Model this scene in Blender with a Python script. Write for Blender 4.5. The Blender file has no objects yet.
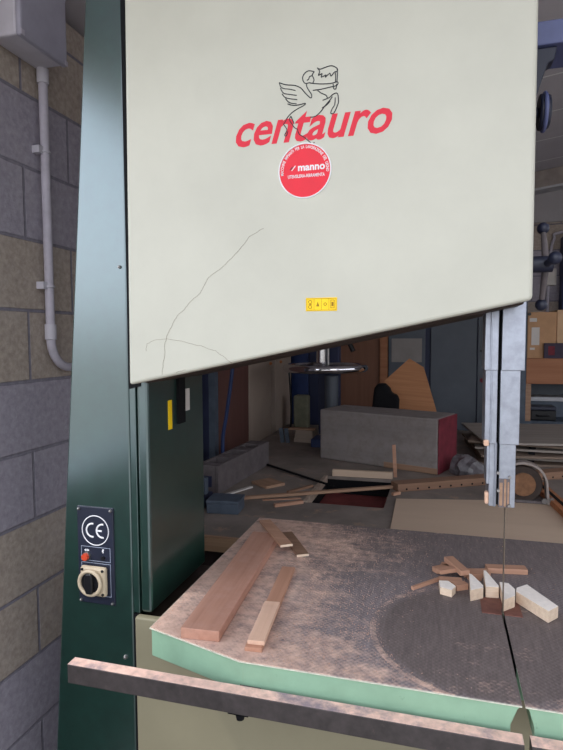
import bpy, bmesh, math, random
from mathutils import Vector, Matrix
random.seed(7)
S = bpy.context.scene
C = S.collection
V = Vector
R = math.radians
PI = math.pi

# ------------------------------------------------------------------ materials
def lin(c):
    return tuple(((v/255)/12.92 if v/255 <= .04045 else ((v/255+.055)/1.055)**2.4) for v in c) + (1.0,)

class N:
    def __init__(s, name):
        s.m = bpy.data.materials.new(name); s.m.use_nodes = True
        s.t = s.m.node_tree; s.b = s.t.nodes['Principled BSDF']; s.l = s.t.links
    def n(s, kind, **kw):
        x = s.t.nodes.new(kind)
        for k, v in kw.items(): setattr(x, k, v)
        return x
    def link(s, a, b): s.l.new(a, b)
    def coords(s, scale=(1, 1, 1), loc=(0, 0, 0), out='Object'):
        tc = s.n('ShaderNodeTexCoord'); mp = s.n('ShaderNodeMapping')
        mp.inputs['Scale'].default_value = scale; mp.inputs['Location'].default_value = loc
        s.link(tc.outputs[out], mp.inputs['Vector']); return mp.outputs['Vector']
    def noise(s, vec, scale, detail=4, rough=.6):
        x = s.n('ShaderNodeTexNoise'); x.inputs['Scale'].default_value = scale
        x.inputs['Detail'].default_value = detail; x.inputs['Roughness'].default_value = rough
        s.link(vec, x.inputs['Vector']); return x.outputs['Fac']
    def ramp(s, fac, stops):
        x = s.n('ShaderNodeValToRGB'); e = x.color_ramp.elements
        while len(e) < len(stops): e.new(.5)
        for i, (p, c) in enumerate(stops):
            e[i].position = p; e[i].color = c if len(c) == 4 else lin(c)
        s.link(fac, x.inputs['Fac']); return x.outputs['Color']
    def math(s, op, a, b=None, clamp=False):
        x = s.n('ShaderNodeMath', operation=op); x.use_clamp = clamp
        for i, v in enumerate((a, b)):
            if v is None: continue
            if isinstance(v, (int, float)): x.inputs[i].default_value = v
            else: s.link(v, x.inputs[i])
        return x.outputs[0]
    def mix(s, fac, a, b):
        x = s.n('ShaderNodeMix', data_type='RGBA')
        for k, v in ((0, fac), (6, a), (7, b)):
            if isinstance(v, (int, float, tuple)): x.inputs[k].default_value = v
            else: s.link(v, x.inputs[k])
        return x.outputs[2]
    def bump(s, h, strength=.3, dist=.001):
        x = s.n('ShaderNodeBump'); x.inputs['Strength'].default_value = strength; x.inputs['Distance'].default_value = dist
        s.link(h, x.inputs['Height']); s.link(x.outputs[0], s.b.inputs['Normal'])
    def col(s, c):
        if isinstance(c, tuple): s.b.inputs['Base Color'].default_value = c
        else: s.link(c, s.b.inputs['Base Color'])
    def set(s, rough=.5, metal=0, spec=.5):
        s.b.inputs['Roughness'].default_value = rough; s.b.inputs['Metallic'].default_value = metal
        s.b.inputs['Specular IOR Level'].default_value = spec
        return s.m

def paint(name, c, rough=.45, var=.06, scale=12, spec=.5, metal=0, bump=0, bscale=400, dirt=None):
    k = N(name); v = k.coords()
    f = k.noise(v, scale, 5)
    a = tuple(max(0, x*(1-var)) for x in c); b = tuple(min(255, x*(1+var)) for x in c)
    cc = k.ramp(f, [(.3, a), (.7, b)])
    if dirt:
        g = k.noise(v, dirt[2], 6, .7)
        cc = k.mix(k.ramp(g, [(dirt[1], (0, 0, 0, 1)), (dirt[1]+.12, (1, 1, 1, 1))]), cc, lin(dirt[0]))
    k.col(cc)
    if bump: k.bump(k.noise(v, bscale, 2), bump, .0006)
    return k.set(rough, metal, spec)

def wood(name, c1, c2, along='X', fine=60, rough=.6, dust=None):
    k = N(name)
    sc = {'X': (1.5, fine, fine), 'Y': (fine, 1.5, fine), 'Z': (fine, fine, 1.5)}[along]
    v = k.coords(sc); f = k.noise(v, 1.0, 6, .65)
    cc = k.ramp(f, [(.28, c1), (.5, tuple((a+b)/2 for a, b in zip(c1, c2))), (.75, c2)])
    v2 = k.coords()
    if dust:
        g = k.noise(v2, 28, 6, .7)
        cc = k.mix(k.ramp(g, [(.45, (0, 0, 0, 1)), (.75, (dust[1],)*3+(1,))]), cc, lin(dust[0]))
    k.col(cc); k.bump(f, .15, .001)
    return k.set(rough, 0, .3)

M = {}
M['cover'] = paint('beige_enamel', (191, 190, 178), .42, .02, 7, .4, bump=.08, bscale=220)
M['lower_cover'] = paint('olive_beige_shaded', (142, 135, 113), .45, .03, 6, .4, bump=.08, bscale=220)  # cover enamel with the shade of table and rail put into its colour
M['green'] = paint('dark_green_enamel', (24, 50, 43), .22, .10, 30, 1.0, bump=.22, bscale=330)
M['green_box'] = paint('dark_green_matt', (42, 52, 49), .5, .12, 25, .4, bump=.15, bscale=300)
def coat(m, w, r):
    b = m.node_tree.nodes['Principled BSDF']; b.inputs['Coat Weight'].default_value = w; b.inputs['Coat Roughness'].default_value = r
coat(M['green'], .7, .3)
M['green'].node_tree.nodes['Principled BSDF'].inputs['Specular Tint'].default_value = (.70, .88, 1, 1)
M['green'].node_tree.nodes['Principled BSDF'].inputs['IOR'].default_value = 1.7
M['green'].node_tree.nodes['Principled BSDF'].inputs['Coat IOR'].default_value = 1.7
M['body'] = paint('frame_dark_brown', (62, 50, 44), .6, .1, 20, .3)
M['rim'] = paint('pale_green_enamel', (140, 174, 148), .45, .05, 14, .4, dirt=((88, 120, 100), .66, 45))
M['pale_tone'] = paint('worn_edge', (205, 205, 190), .6, .08, 60, .3)
M['alu'] = paint('brushed_aluminium', (158, 163, 176), .36, .06, 60, .5, metal=.85, dirt=((150, 150, 160), .62, 40))
M['steel'] = paint('steel', (150, 148, 148), .35, .08, 50, .5, metal=.9)
M['blade'] = paint('blade_steel', (120, 108, 96), .45, .1, 60, .5, metal=.5)
M['chrome'] = paint('chrome', (225, 225, 230), .12, .01, 20, .5, metal=1)
M['rail'] = paint('dark_gunmetal', (66, 60, 60), .48, .16, 40, .5, metal=.2, dirt=((92, 80, 76), .6, 30))
M['raildust'] = paint('dusty_rail_top', (222, 186, 172), .8, .1, 60, .2, dirt=((150, 134, 140), .49, 7))
M['insert'] = paint('red_brown_insert', (112, 74, 66), .6, .12, 60, .3, dirt=((140, 105, 95), .6, 50))
M['black'] = paint('black_plastic', (22, 22, 26), .4, .1, 40, .4)
M['blackm'] = paint('black_matt', (15, 15, 19), .8, .1, 40, .2)
M['navy'] = paint('navy_plate', (34, 38, 54), .42, .06, 40, .4)
M['white'] = paint('white_ink', (228, 228, 232), .6, .01, 40, .3)
M['grey_line'] = paint('grey_ink', (150, 158, 176), .6, .01, 40, .3)
M['red'] = paint('red_ink', (214, 44, 64), .5, .02, 40, .3)
M['redst'] = paint('red_sticker', (222, 18, 46), .4, .02, 40, .4)
M['ink'] = paint('dark_ink', (44, 46, 54), .6, .02, 40, .3)
M['crack'] = paint('crack_line', (138, 130, 116), .8, .1, 60, .2)
M['yellow'] = paint('yellow_sticker', (248, 208, 22), .45, .02, 40, .4)
M['yink'] = paint('ochre_ink', (150, 112, 20), .6, .02, 40, .3)
M['btn'] = paint('orange_red_button', (205, 74, 48), .35, .05, 40, .5)
M['sw'] = paint('cream_plastic', (188, 172, 148), .4, .05, 40, .4)
M['grey_pl'] = paint('grey_plastic', (196, 192, 202), .5, .03, 20, .35)
M['grey_lid'] = paint('grey_plastic_lid', (164, 161, 176), .5, .03, 20, .35)
M['grey_pipe'] = paint('grey_pvc', (186, 180, 192), .5, .05, 30, .35)
M['bench'] = paint('worn_bench_top', (132, 122, 116), .75, .12, 5, .2, dirt=((168, 142, 124), .58, 9))
M['bench_dark'] = paint('bench_frame', (54, 44, 42), .75, .14, 9, .2)
M['bench_edge'] = wood('bench_edge_wood', (150, 116, 90), (186, 152, 122), 'X')
M['timber'] = wood('grey_weathered_wood', (128, 121, 120), (150, 142, 140), 'X', 14, .8, dust=((112, 100, 92), .55))
M['timber_red'] = paint('dark_red_end', (108, 38, 50), .7, .14, 22, .3)
M['maroon'] = paint('maroon', (124, 62, 62), .7, .1, 20, .3)
M['ply'] = wood('plywood_tan', (198, 174, 152), (208, 184, 162), 'X', 10, .65)
M['plyo'] = wood('oiled_plywood', (150, 100, 66), (186, 132, 92), 'X', 50, .6)
M['lath'] = wood('brown_lath', (140, 110, 90), (176, 142, 118), 'X', 60, .7)
M['plank'] = wood('brown_plank', (116, 88, 72), (154, 120, 98), 'X', 60, .7)
M['walnut'] = wood('red_walnut', (166, 120, 102), (196, 150, 130), 'X', 45, .5, dust=((190, 150, 136), .6))
M['cedar'] = wood('pinkish_wood', (206, 166, 142), (228, 192, 168), 'X', 55, .6, dust=((196, 156, 140), .4))
M['cedar_dark'] = wood('brownish_pink_wood', (168, 122, 100), (194, 148, 124), 'X', 55, .6)
M['offcut'] = wood('brown_offcut', (164, 122, 100), (194, 152, 128), 'X', 70, .65)
M['pale'] = wood('pale_wood_side', (206, 180, 156), (232, 212, 190), 'X', 120, .65)
M['pale_lit_top'] = paint('pale_wood_lit_top', (246, 236, 228), .6, .03, 80, .3)  # top faces of the pale blocks, light from above put into the colour
M['cream'] = paint('cream_laminate', (164, 148, 136), .55, .03, 6, .3)
M['brown'] = wood('dark_brown_door', (88, 60, 56), (104, 72, 66), 'Z', 30, .6)
M['brown2'] = wood('chestnut_panel', (116, 80, 64), (132, 94, 76), 'Z', 30, .6)
M['bluegrey'] = paint('blue_grey_metal', (80, 86, 96), .5, .06, 5, .4)
M['bluegrey2'] = paint('pale_label_panel', (140, 134, 132), .6, .04, 10, .3)
M['dnavy'] = paint('dark_navy_metal', (38, 44, 72), .55, .08, 8, .4)
M['bluem'] = paint('blue_metal', (96, 104, 148), .45, .06, 10, .5)
M['bluedk'] = paint('dark_blue_metal', (34, 38, 58), .45, .06, 10, .5)
M['blue'] = paint('blue_hose', (30, 48, 88), .45, .06, 30, .4)
M['bluejar'] = paint('blue_plastic', (40, 56, 100), .45, .06, 30, .4)
M['casting'] = paint('cast_iron', (100, 93, 95), .7, .1, 30, .3)
M['slate'] = paint('slate_metal', (74, 84, 98), .55, .1, 25, .4)
M['can'] = paint('olive_can', (122, 122, 104), .6, .1, 20, .3)
M['card'] = paint('cardboard', (186, 146, 112), .8, .04, 14, .2)
M['cardl'] = paint('light_cardboard', (202, 168, 136), .8, .04, 14, .2)
M['paper'] = paint('paper_label', (206, 200, 196), .8, .02, 20, .2)
M['shelfw'] = wood('shelf_brown_wood', (148, 98, 70), (170, 118, 88), 'X', 40, .65)
M['boxdark'] = paint('dark_purple_box', (58, 48, 66), .6, .1, 40, .3)
M['sheetg'] = wood('grey_panel', (132, 124, 118), (164, 154, 146), 'X', 20, .75)
M['sheetb'] = wood('brown_panel', (112, 96, 86), (142, 124, 110), 'X', 20, .75)
M['plastic'] = paint('crumpled_film', (92, 88, 92), .3, .3, 30, .5)
M['disc'] = paint('brown_disc', (120, 86, 62), .7, .14, 40, .3)
M['discd'] = paint('dark_disc', (58, 48, 44), .7, .14, 40, .3)
M['rubbed'] = paint('rubbed_edge', (168, 150, 136), .7, .1, 30, .2)
M['strap'] = paint('grey_strap', (150, 140, 136), .5, .1, 40, .4, metal=.4)
M['orange'] = wood('orange_brown_rail', (150, 94, 62), (184, 124, 86), 'Y', 60, .6)
M['floor'] = paint('concrete_floor', (128, 122, 116), .8, .1, 3, .2, dirt=((104, 96, 90), .58, 5))
M['plaster'] = paint('grey_plaster', (168, 164, 168), .85, .05, 4, .2)
M['dark_reflect'] = paint('dark_reflection_wall', (46, 50, 50), .7, .05, 4, .2)  # dark tone chosen so the column reflects a dark lower wall
M['beam'] = paint('grey_beam', (158, 148, 144), .85, .08, 12, .2)
M['tin'] = paint('pale_flashing', (190, 190, 196), .5, .04, 12, .4)
M['yard'] = paint('concrete_yard', (176, 170, 160), .9, .06, 2, .2)

def block_mat(name, axis, y0):
    k = N(name)
    tc = k.n('ShaderNodeTexCoord'); sp = k.n('ShaderNodeSeparateXYZ'); k.link(tc.outputs['Object'], sp.inputs[0])
    a = k.math('ADD', sp.outputs[axis], y0); z = k.math('ADD', sp.outputs['Z'], .02)
    cb = k.n('ShaderNodeCombineXYZ'); k.link(a, cb.inputs[0]); k.link(z, cb.inputs[1])
    br = k.n('ShaderNodeTexBrick'); k.link(cb.outputs[0], br.inputs['Vector'])
    br.inputs['Scale'].default_value = 1; br.inputs['Brick Width'].default_value = .4; br.inputs['Row Height'].default_value = .2
    br.inputs['Mortar Size'].default_value = .0055; br.inputs['Mortar Smooth'].default_value = .35; br.inputs['Bias'].default_value = 0
    br.offset = .5; br.offset_frequency = 2
    br.inputs['Color1'].default_value = (0, 0, 0, 1); br.inputs['Color2'].default_value = (0, 0, 0, 1)
    row = k.math('FLOOR', k.math('DIVIDE', z, .2)); half = k.math('FLOORED_MODULO', k.math('ADD', row, 1), 4)
    tan = k.math('LESS_THAN', half, 1.5)
    v = tc.outputs['Object']
    n1 = k.noise(v, 60, 6, .7); n2 = k.noise(v, 5, 5, .7)
    tanc = k.ramp(n1, [(.25, (148, 136, 127)), (.6, (182, 169, 159)), (.8, (196, 183, 171))])
    gryc = k.ramp(n1, [(.25, (142, 136, 148)), (.6, (168, 162, 174)), (.8, (184, 178, 190))])
    c = k.mix(tan, gryc, tanc)
    c = k.mix(k.ramp(n2, [(.5, (0, 0, 0, 1)), (.85, (.35, .35, .35, 1))]), c, lin((186, 180, 182)))
    mort = k.ramp(n1, [(.3, (120, 116, 128)), (.8, (146, 142, 152))])
    c = k.mix(br.outputs['Fac'], c, mort); k.col(c)
    h = k.math('ADD', k.math('MULTIPLY', br.outputs['Fac'], -1.5), k.math('MULTIPLY', n1, .5))
    k.bump(h, .6, .006)
    return k.set(.9, 0, .15)
M['blockL'] = block_mat('block_wall_side', 'Y', -1.345+8)
M['blockB'] = block_mat('block_wall_back', 'X', 8.1)

def ceiling_mat():
    k = N('roof_panel'); tc = k.n('ShaderNodeTexCoord'); sp = k.n('ShaderNodeSeparateXYZ'); k.link(tc.outputs['Object'], sp.inputs[0])
    f = k.math('FLOORED_MODULO', k.math('ADD', sp.outputs['Y'], 8.02), .5)
    ln = k.math('LESS_THAN', f, .014)
    n = k.noise(tc.outputs['Object'], 4, 5)
    c = k.ramp(n, [(.3, (204, 200, 208)), (.7, (216, 212, 220))])
    k.col(k.mix(ln, c, lin((250, 250, 252)))); return k.set(.8, 0, .2)
M['ceiling'] = ceiling_mat()

def table_mat():
    # ribbed dark anti-slip sheet with sawdust lying on it
    k = N('ribbed_dark_sheet'); tc = k.n('ShaderNodeTexCoord'); v = tc.outputs['Object']
    sp = k.n('ShaderNodeSeparateXYZ'); k.link(v, sp.inputs[0]); X, Y = sp.outputs['X'], sp.outputs['Y']
    # local coordinates: world minus (-.3, 1.25)
    wx = k.math('ADD', X, -.3); wy = k.math('ADD', Y, 1.25)
    rib = k.math('SINE', k.math('MULTIPLY', wx, 2*PI/.011)); rib2 = k.math('SINE', k.math('MULTIPLY', wy, 2*PI/.011))
    g = k.math('MULTIPLY', rib, rib2)
    n1 = k.noise(v, 5, 6, .7); n2 = k.noise(v, 42, 6, .75); n3 = k.noise(k.coords((30, 4, 1)), 6, 5, .7); n4 = k.noise(k.coords((3.2, 16, 1), (3, 1, 0)), 2.2, 6, .75)
    dx = k.math('SUBTRACT', wx, .09); dy = k.math('SUBTRACT', wy, 1.12)
    dist = k.math('SQRT', k.math('ADD', k.math('MULTIPLY', dx, dx), k.math('MULTIPLY', dy, dy)))
    out = k.n('ShaderNodeMapRange'); out.inputs[1].default_value = .19; out.inputs[2].default_value = .225; k.link(dist, out.inputs[0])
    left = k.n('ShaderNodeMapRange'); left.inputs[1].default_value = -.04; left.inputs[2].default_value = -.46; k.link(wx, left.inputs[0])
    front = k.n('ShaderNodeMapRange'); front.inputs[1].default_value = 1.08; front.inputs[2].default_value = .93; k.link(wy, front.inputs[0])
    ring = k.math('MULTIPLY', k.math('LESS_THAN', k.math('ABSOLUTE', k.math('SUBTRACT', dist, .213)), .006), .3)
    ring = k.math('MULTIPLY', ring, k.math('LESS_THAN', dx, -.02))
    amt = k.math('MULTIPLY', k.math('ADD', k.math('MULTIPLY', left.outputs[0], .85), k.math('MULTIPLY', front.outputs[0], .30)), k.math('ADD', k.math('MULTIPLY', out.outputs[0], .8), .2))
    amt = k.math('ADD', k.math('ADD', amt, ring), .02)
    patch = k.math('ADD', k.math('MULTIPLY', k.math('SUBTRACT', n1, .5), 1.6), k.math('ADD', k.math('MULTIPLY', k.math('SUBTRACT', n2, .5), 1.3), k.math('MULTIPLY', k.math('SUBTRACT', n4, .5), 1.5)))
    d = k.math('ADD', k.math('ADD', amt, patch), k.math('MULTIPLY', g, .07))
    mask = k.ramp(d, [(.22, (0, 0, 0, 1)), (.85, (1, 1, 1, 1))])
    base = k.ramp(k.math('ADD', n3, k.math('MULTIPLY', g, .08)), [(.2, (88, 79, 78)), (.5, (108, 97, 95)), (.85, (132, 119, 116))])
    pale_tone = k.ramp(k.math('ADD', n3, k.math('MULTIPLY', g, .16)), [(.2, (104, 96, 98)), (.5, (134, 124, 126)), (.85, (158, 147, 147))])
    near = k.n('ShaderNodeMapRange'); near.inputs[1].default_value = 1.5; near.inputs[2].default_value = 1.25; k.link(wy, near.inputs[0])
    base = k.mix(k.math('MULTIPLY', out.outputs[0], k.math('ADD', k.math('MULTIPLY', near.outputs[0], .6), .3)), base, pale_tone)  # lighter tone outside the circle, stronger towards the front
    dust = k.ramp(n2, [(.3, (182, 150, 136)), (.7, (222, 190, 174))])
    k.col(k.mix(mask, base, dust)); k.bump(k.math('ADD', k.math('MULTIPLY', g, .5), n2), .3, .001)
    k.b.inputs['Sheen Weight'].default_value = 0
    return k.set(.62, 0, .4)
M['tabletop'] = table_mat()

# ------------------------------------------------------------------ mesh builder
class MB:
    def __init__(s): s.b = bmesh.new()
    def box(s, x0, x1, y0, y1, z0, z1):
        vs = [s.b.verts.new(p) for p in ((x0, y0, z0), (x1, y0, z0), (x1, y1, z0), (x0, y1, z0), (x0, y0, z1), (x1, y0, z1), (x1, y1, z1), (x0, y1, z1))]
        for f in ((3, 2, 1, 0), (4, 5, 6, 7), (0, 1, 5, 4), (1, 2, 6, 5), (2, 3, 7, 6), (3, 0, 4, 7)): s.b.faces.new([vs[i] for i in f])
        return s
    def prism(s, poly, axis, a0, a1):
        # poly: 2-D points of the two other axes, in the order X,Y,Z without the axis
        def P(p, a): q = list(p); q.insert(axis, a); return q
        A = [s.b.verts.new(P(p, a0)) for p in poly]; B = [s.b.verts.new(P(p, a1)) for p in poly]
        n = len(poly); s.b.faces.new(A); s.b.faces.new(B[::-1])
        for i in range(n): s.b.faces.new([A[i], B[i], B[(i+1) % n], A[(i+1) % n]])
        return s
    def hexa(s, lo, hi):
        A = [s.b.verts.new(p) for p in lo]; B = [s.b.verts.new(p) for p in hi]; n = len(lo)
        s.b.faces.new(A[::-1]); s.b.faces.new(B)
        for i in range(n): s.b.faces.new([A[i], A[(i+1) % n], B[(i+1) % n], B[i]])
        return s
    def tube(s, pts, r, seg=12, closed=False):
        pts = [V(p) for p in pts]; n = len(pts); rings = []
        rr = r if isinstance(r, (list, tuple)) else [r]*n
        up = None
        for i, p in enumerate(pts):
            a = pts[(i-1) % n] if (closed or i > 0) else p; b = pts[(i+1) % n] if (closed or i < n-1) else p
            t = (b-a).normalized()
            if up is None: up = t.orthogonal().normalized()
            up = (up - t*up.dot(t)).normalized(); w = t.cross(up)
            rings.append([s.b.verts.new(p + (up*math.cos(2*PI*k/seg) + w*math.sin(2*PI*k/seg))*rr[i]) for k in range(seg)])
        m = n if closed else n-1
        for i in range(m):
            A, B = rings[i], rings[(i+1) % n]
            for k in range(seg): s.b.faces.new([A[k], A[(k+1) % seg], B[(k+1) % seg], B[k]])
        if not closed:
            s.b.faces.new(rings[0][::-1]); s.b.faces.new(rings[-1])
        return s
    def cyl(s, p0, p1, r, r1=None, seg=24): return s.tube([p0, p1], [r, r if r1 is None else r1], seg)
    def ball(s, c, r, seg=16):
        m = bmesh.ops.create_uvsphere(s.b, u_segments=seg, v_segments=seg//2+2, radius=r)
        bmesh.ops.translate(s.b, verts=m['verts'], vec=c); return s
    def ring(s, c, rad, r, axis=2, seg=48, a0=0, a1=2*PI):
        pts = []
        full = abs(a1-a0-2*PI) < 1e-6; n = seg if full else seg+1
        for i in range(n):
            a = a0+(a1-a0)*i/seg; q = [math.cos(a)*rad, math.sin(a)*rad]; q.insert(axis, 0); pts.append(V(c)+V(q))
        return s.tube(pts, r, 10, full)
    def done(s, name, mat, parent=None, loc=None, bevel=0, smooth=False, origin=None, seg=2):
        bmesh.ops.recalc_face_normals(s.b, faces=s.b.faces[:])
        me = bpy.data.meshes.new(name); o = bpy.data.objects.new(name, me); C.objects.link(o)
        if parent is not None:
            base = BASE.get(parent.name, V((0, 0, 0))) if origin is None else V(origin)
            bmesh.ops.translate(s.b, verts=s.b.verts[:], vec=-base)
            o.parent = parent; BASE[o.name] = base
        elif loc is None:                                   # built where it stands: put the origin at its base
            xs = [v.co for v in s.b.verts]
            lo = [min(c[i] for c in xs) for i in range(3)]; hi = [max(c[i] for c in xs) for i in range(3)]
            base = V(((lo[0]+hi[0])/2, (lo[1]+hi[1])/2, lo[2])); bmesh.ops.translate(s.b, verts=s.b.verts[:], vec=-base)
            o.location = base; BASE[o.name] = base
        else: o.location = loc
        s.b.to_mesh(me); s.b.free()
        if smooth is True:
            for p in me.polygons: p.use_smooth = True
        elif smooth:
            me.shade_smooth() if hasattr(me, 'shade_smooth') else None
            me.set_sharp_from_angle(angle=R(smooth))
        if mat: me.materials.append(M[mat] if isinstance(mat, str) else mat)
        if bevel:
            b = o.modifiers.new('bevel', 'BEVEL'); b.width = bevel; b.segments = seg; b.limit_method = 'ANGLE'; b.angle_limit = R(40); b.harden_normals = False
        return o
BASE = {}
def tag(o, label, cat, group=None):
    o['label'] = label; o['category'] = cat
    if group: o['group'] = group
    return o
def thing(name, label, cat, loc=(0, 0, 0), rotz=0, group=None, local=False):
    o = bpy.data.objects.new(name, None); C.objects.link(o); o.location = loc; o.rotation_euler = (0, 0, rotz)
    o.empty_display_size = .05
    BASE[o.name] = V((0, 0, 0)) if local else V(loc)
    return tag(o, label, cat, group)
def struct(o): o['kind'] = 'structure'; return o
def smoothline(pts, k=4):
    P = [V(p) for p in pts]; out = []
    for i in range(len(P)-1):
        a, b, c, d = P[max(i-1, 0)], P[i], P[i+1], P[min(i+2, len(P)-1)]
        for j in range(k):
            t = j/k; out.append(.5*((2*b)+(-a+c)*t+(2*a-5*b+4*c-d)*t*t+(-a+3*b-3*c+d)*t**3))
    out.append(P[-1]); return out

def text_part(body, x0, x1, zbase, y, mat, parent, name='lettering', height=None, bold=0.0, shear=0.0, extrude=.0004, rot=0, arc=None, zscale=None):
    """flat raised lettering facing -Y; stretched to run from x0 to x1"""
    cu = bpy.data.curves.new('t', 'FONT'); cu.body = body; cu.size = 1; cu.offset = bold; cu.shear = shear; cu.resolution_u = 3
    t = bpy.data.objects.new('t', cu); C.objects.link(t); bpy.context.view_layer.update()
    me = bpy.data.meshes.new_from_object(t.evaluated_get(bpy.context.evaluated_depsgraph_get()))
    bpy.data.objects.remove(t)
    xs = [v.co.x for v in me.vertices]; ys = [v.co.y for v in me.vertices]
    sx = (x1-x0)/(max(xs)-min(xs)); sz = sx if height is None else height/(max(ys)-min(ys))
    mb = MB(); b = mb.b; vs = []
    for v in me.vertices:
        lx, ly = (v.co.x-min(xs))*sx, v.co.y*sz
        if arc:
            cx, cz, rad, a0, a1 = arc; a = a0+(a1-a0)*lx/(x1-x0); q = (cx+math.cos(a)*(rad+ly), y, cz+math.sin(a)*(rad+ly))
        else:
            q = (x0+lx*math.cos(rot)-ly*math.sin(rot), y, zbase+ly*math.cos(rot)+lx*math.sin(rot))
        vs.append(b.verts.new(q))
    for p in me.polygons:
        try: b.faces.new([vs[i] for i in p.vertices])
        except ValueError: pass
    r = bmesh.ops.extrude_face_region(b, geom=b.faces[:])
    bmesh.ops.translate(b, verts=[g for g in r['geom'] if isinstance(g, bmesh.types.BMVert)], vec=(0, -extrude, 0))
    return mb.done(name, mat, parent)

# ------------------------------------------------------------------ the setting
struct(MB().box(-1.72, 2.7, -.5, 5.1, -.1, 0).done('floor', 'floor', loc=(0, 0, 0)))
struct(MB().box(-8, 8, -12, -.5, -.12, -.02).done('floor_yard', 'yard', loc=(0, 0, 0)))
# the block wall on the left: solid beside the saw, a wide window opening nearer the door
mb = MB(); mb.box(-1.32, -1.12, 1.02, 2.40, 0, 2.47); mb.box(-1.32, -1.12, -2.6, -2.2, 1.03, 2.47); mb.box(-1.32, -1.12, -2.2, 1.02, 2.42, 2.47)
struct(mb.done('wall_left', 'blockL', loc=(0, 0, 0)))
mb = MB(); mb.box(-1.30, -1.14, -2.2, 1.02, 1.0305, 1.06); mb.box(-1.30, -1.14, -2.2, -2.16, 1.0605, 2.4195); mb.box(-1.30, -1.14, .98, 1.0195, 1.0605, 2.4195)
struct(mb.done('window_1', 'tin', loc=(0, 0, 0)))
struct(MB().box(-1.32, -1.12, -2.6, 1.0195, 0, 1.03).done('wall_left_darkened', 'dark_reflect', loc=(0, 0, 0)))  # unseen wall below the window, made dark to darken the column's reflection
struct(MB().box(-1.72, -1.60, 2.40, 5.1, 0, 2.41).done('wall_left_recess', 'blockL', loc=(0, 0, 0)))
struct(MB().box(-1.60, -1.321, 2.40, 2.56, 0, 2.41).done('wall_left_return', 'plaster', loc=(0, 0, 0)))
struct(MB().box(-1.60, 2.5, 4.9, 5.1, 0, 2.395).done('wall_back', 'blockB', loc=(0, 0, 0)))
def zc(x): return 2.78+.14*(x-.85)
struct(MB().prism([(-1.60, 2.396), (2.5, 2.396), (2.5, zc(2.5)-.002), (-1.60, zc(-1.6)-.002)], 1, 4.88, 5.1).done('wall_gable', 'plaster', loc=(0, 0, 0)))
mb = MB(); mb.box(2.5, 2.7, -.5, 5.1, 0, 1.0); mb.box(2.5, 2.7, -.5, 0, 1.0, 2.95); mb.box(2.5, 2.7, 3.4, 5.1, 1.0, 2.95); mb.box(2.5, 2.7, 0, 3.4, 2.5, 2.95)  # opening in this unseen wall is added to bring light onto the left wall
struct(mb.done('wall_right', 'plaster', loc=(0, 0, 0)))
roof = [(-1.32, .1), (2.7, .1), (2.7, 5.1), (-1.72, 5.1), (-1.72, 2.40), (-1.32, 2.40)]  # unseen front edge and left step shaped for the sky light on the saw
struct(MB().hexa([(x, y, zc(x)) for x, y in roof], [(x, y, zc(x)+.1) for x, y in roof]).done('ceiling', 'ceiling', loc=(0, 0, 0)))
# sloping beam and its flashing under the roof at the back
struct(MB().hexa([(-1.1, 4.74, zc(-1.1)-.13), (2.48, 4.74, zc(2.48)-.13), (2.48, 4.875, zc(2.48)-.13), (-1.1, 4.875, zc(-1.1)-.13)],
                 [(-1.1, 4.74, zc(-1.1)-.004), (2.48, 4.74, zc(2.48)-.004), (2.48, 4.875, zc(2.48)-.004), (-1.1, 4.875, zc(-1.1)-.004)]).done('trim_1', 'beam', loc=(0, 0, 0)))
struct(MB().hexa([(-1.1, 4.72, zc(-1.1)-.15), (2.48, 4.72, zc(2.48)-.15), (2.48, 4.878, zc(2.48)-.15), (-1.1, 4.878, zc(-1.1)-.15)],
                 [(-1.1, 4.72, zc(-1.1)-.134), (2.48, 4.72, zc(2.48)-.134), (2.48, 4.878, zc(2.48)-.134), (-1.1, 4.878, zc(-1.1)-.134)]).done('trim_2', 'tin', loc=(0, 0, 0)))
# ------------------------------------------------------------------ bandsaw
BX = (-.3, 1.25, 0)
saw = thing('bandsaw', 'large green and beige floor-standing bandsaw with sloping wheel cover and green-rimmed table', 'bandsaw', BX)
YF = 1.11
col = MB().prism([(-.667, 0), (-.926, 0), (-.743, 2.335), (-.661, 2.335), (-.666, 1.4)], 1, YF, 1.44).done('column', 'green', saw, bevel=.004)
MB().box(-.6665, -.651, YF+.002, 1.43, .874, 1.5).done('corner_strip', 'green', saw, bevel=.0015)
MB().box(-.6475, -.62, YF+.001, 1.415, .878, 1.5).done('throat_box', 'green', saw, bevel=.006)
MB().box(-.652, -.646, YF+.012, 1.40, .88, 1.5).done('seam_backing', 'blackm', saw)
def screw(x, z, y, r=.0045, parent=saw, nm='screw'):
    o = MB().cyl((x, y+.002, z), (x, y-.004, z), r, r*.75, 12); o.ball((x, y-.003, z), r*.7, 10)
    return o.done(nm, 'steel', parent, smooth=40)
screw(-.681, 1.657, YF); screw(-.689, .766, YF, .006)
# upper wheel cover (door): sloping lower edge
up = MB().prism([(-.641, 1.400), (.155, 1.564), (.152, 2.33), (-.631, 2.33)], 1, 1.07, 1.096).done('upper_cover', 'cover', saw, bevel=.007, seg=3)
MB().prism([(-.655, 1.394), (.147, 1.559), (.147, 2.33), (-.655, 2.33)], 1, 1.111, 1.46).done('upper_frame', 'body', saw, bevel=.004)
MB().prism([(-.6645, 1.388), (-.636, 1.394), (-.63, 2.334), (-.6645, 2.334)], 1, 1.1085, 1.1105).done('cover_gap', 'blackm', saw)
# lower cover
MB().box(-.6665, -.655, 1.1105, 1.1195, .04, .871).done('cover_gap', 'blackm', saw)
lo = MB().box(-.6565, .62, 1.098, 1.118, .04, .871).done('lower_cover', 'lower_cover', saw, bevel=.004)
MB().box(-.6665, .6, 1.12, 1.46, 0, .85).done('lower_frame', 'body', saw, bevel=.004)
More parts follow.
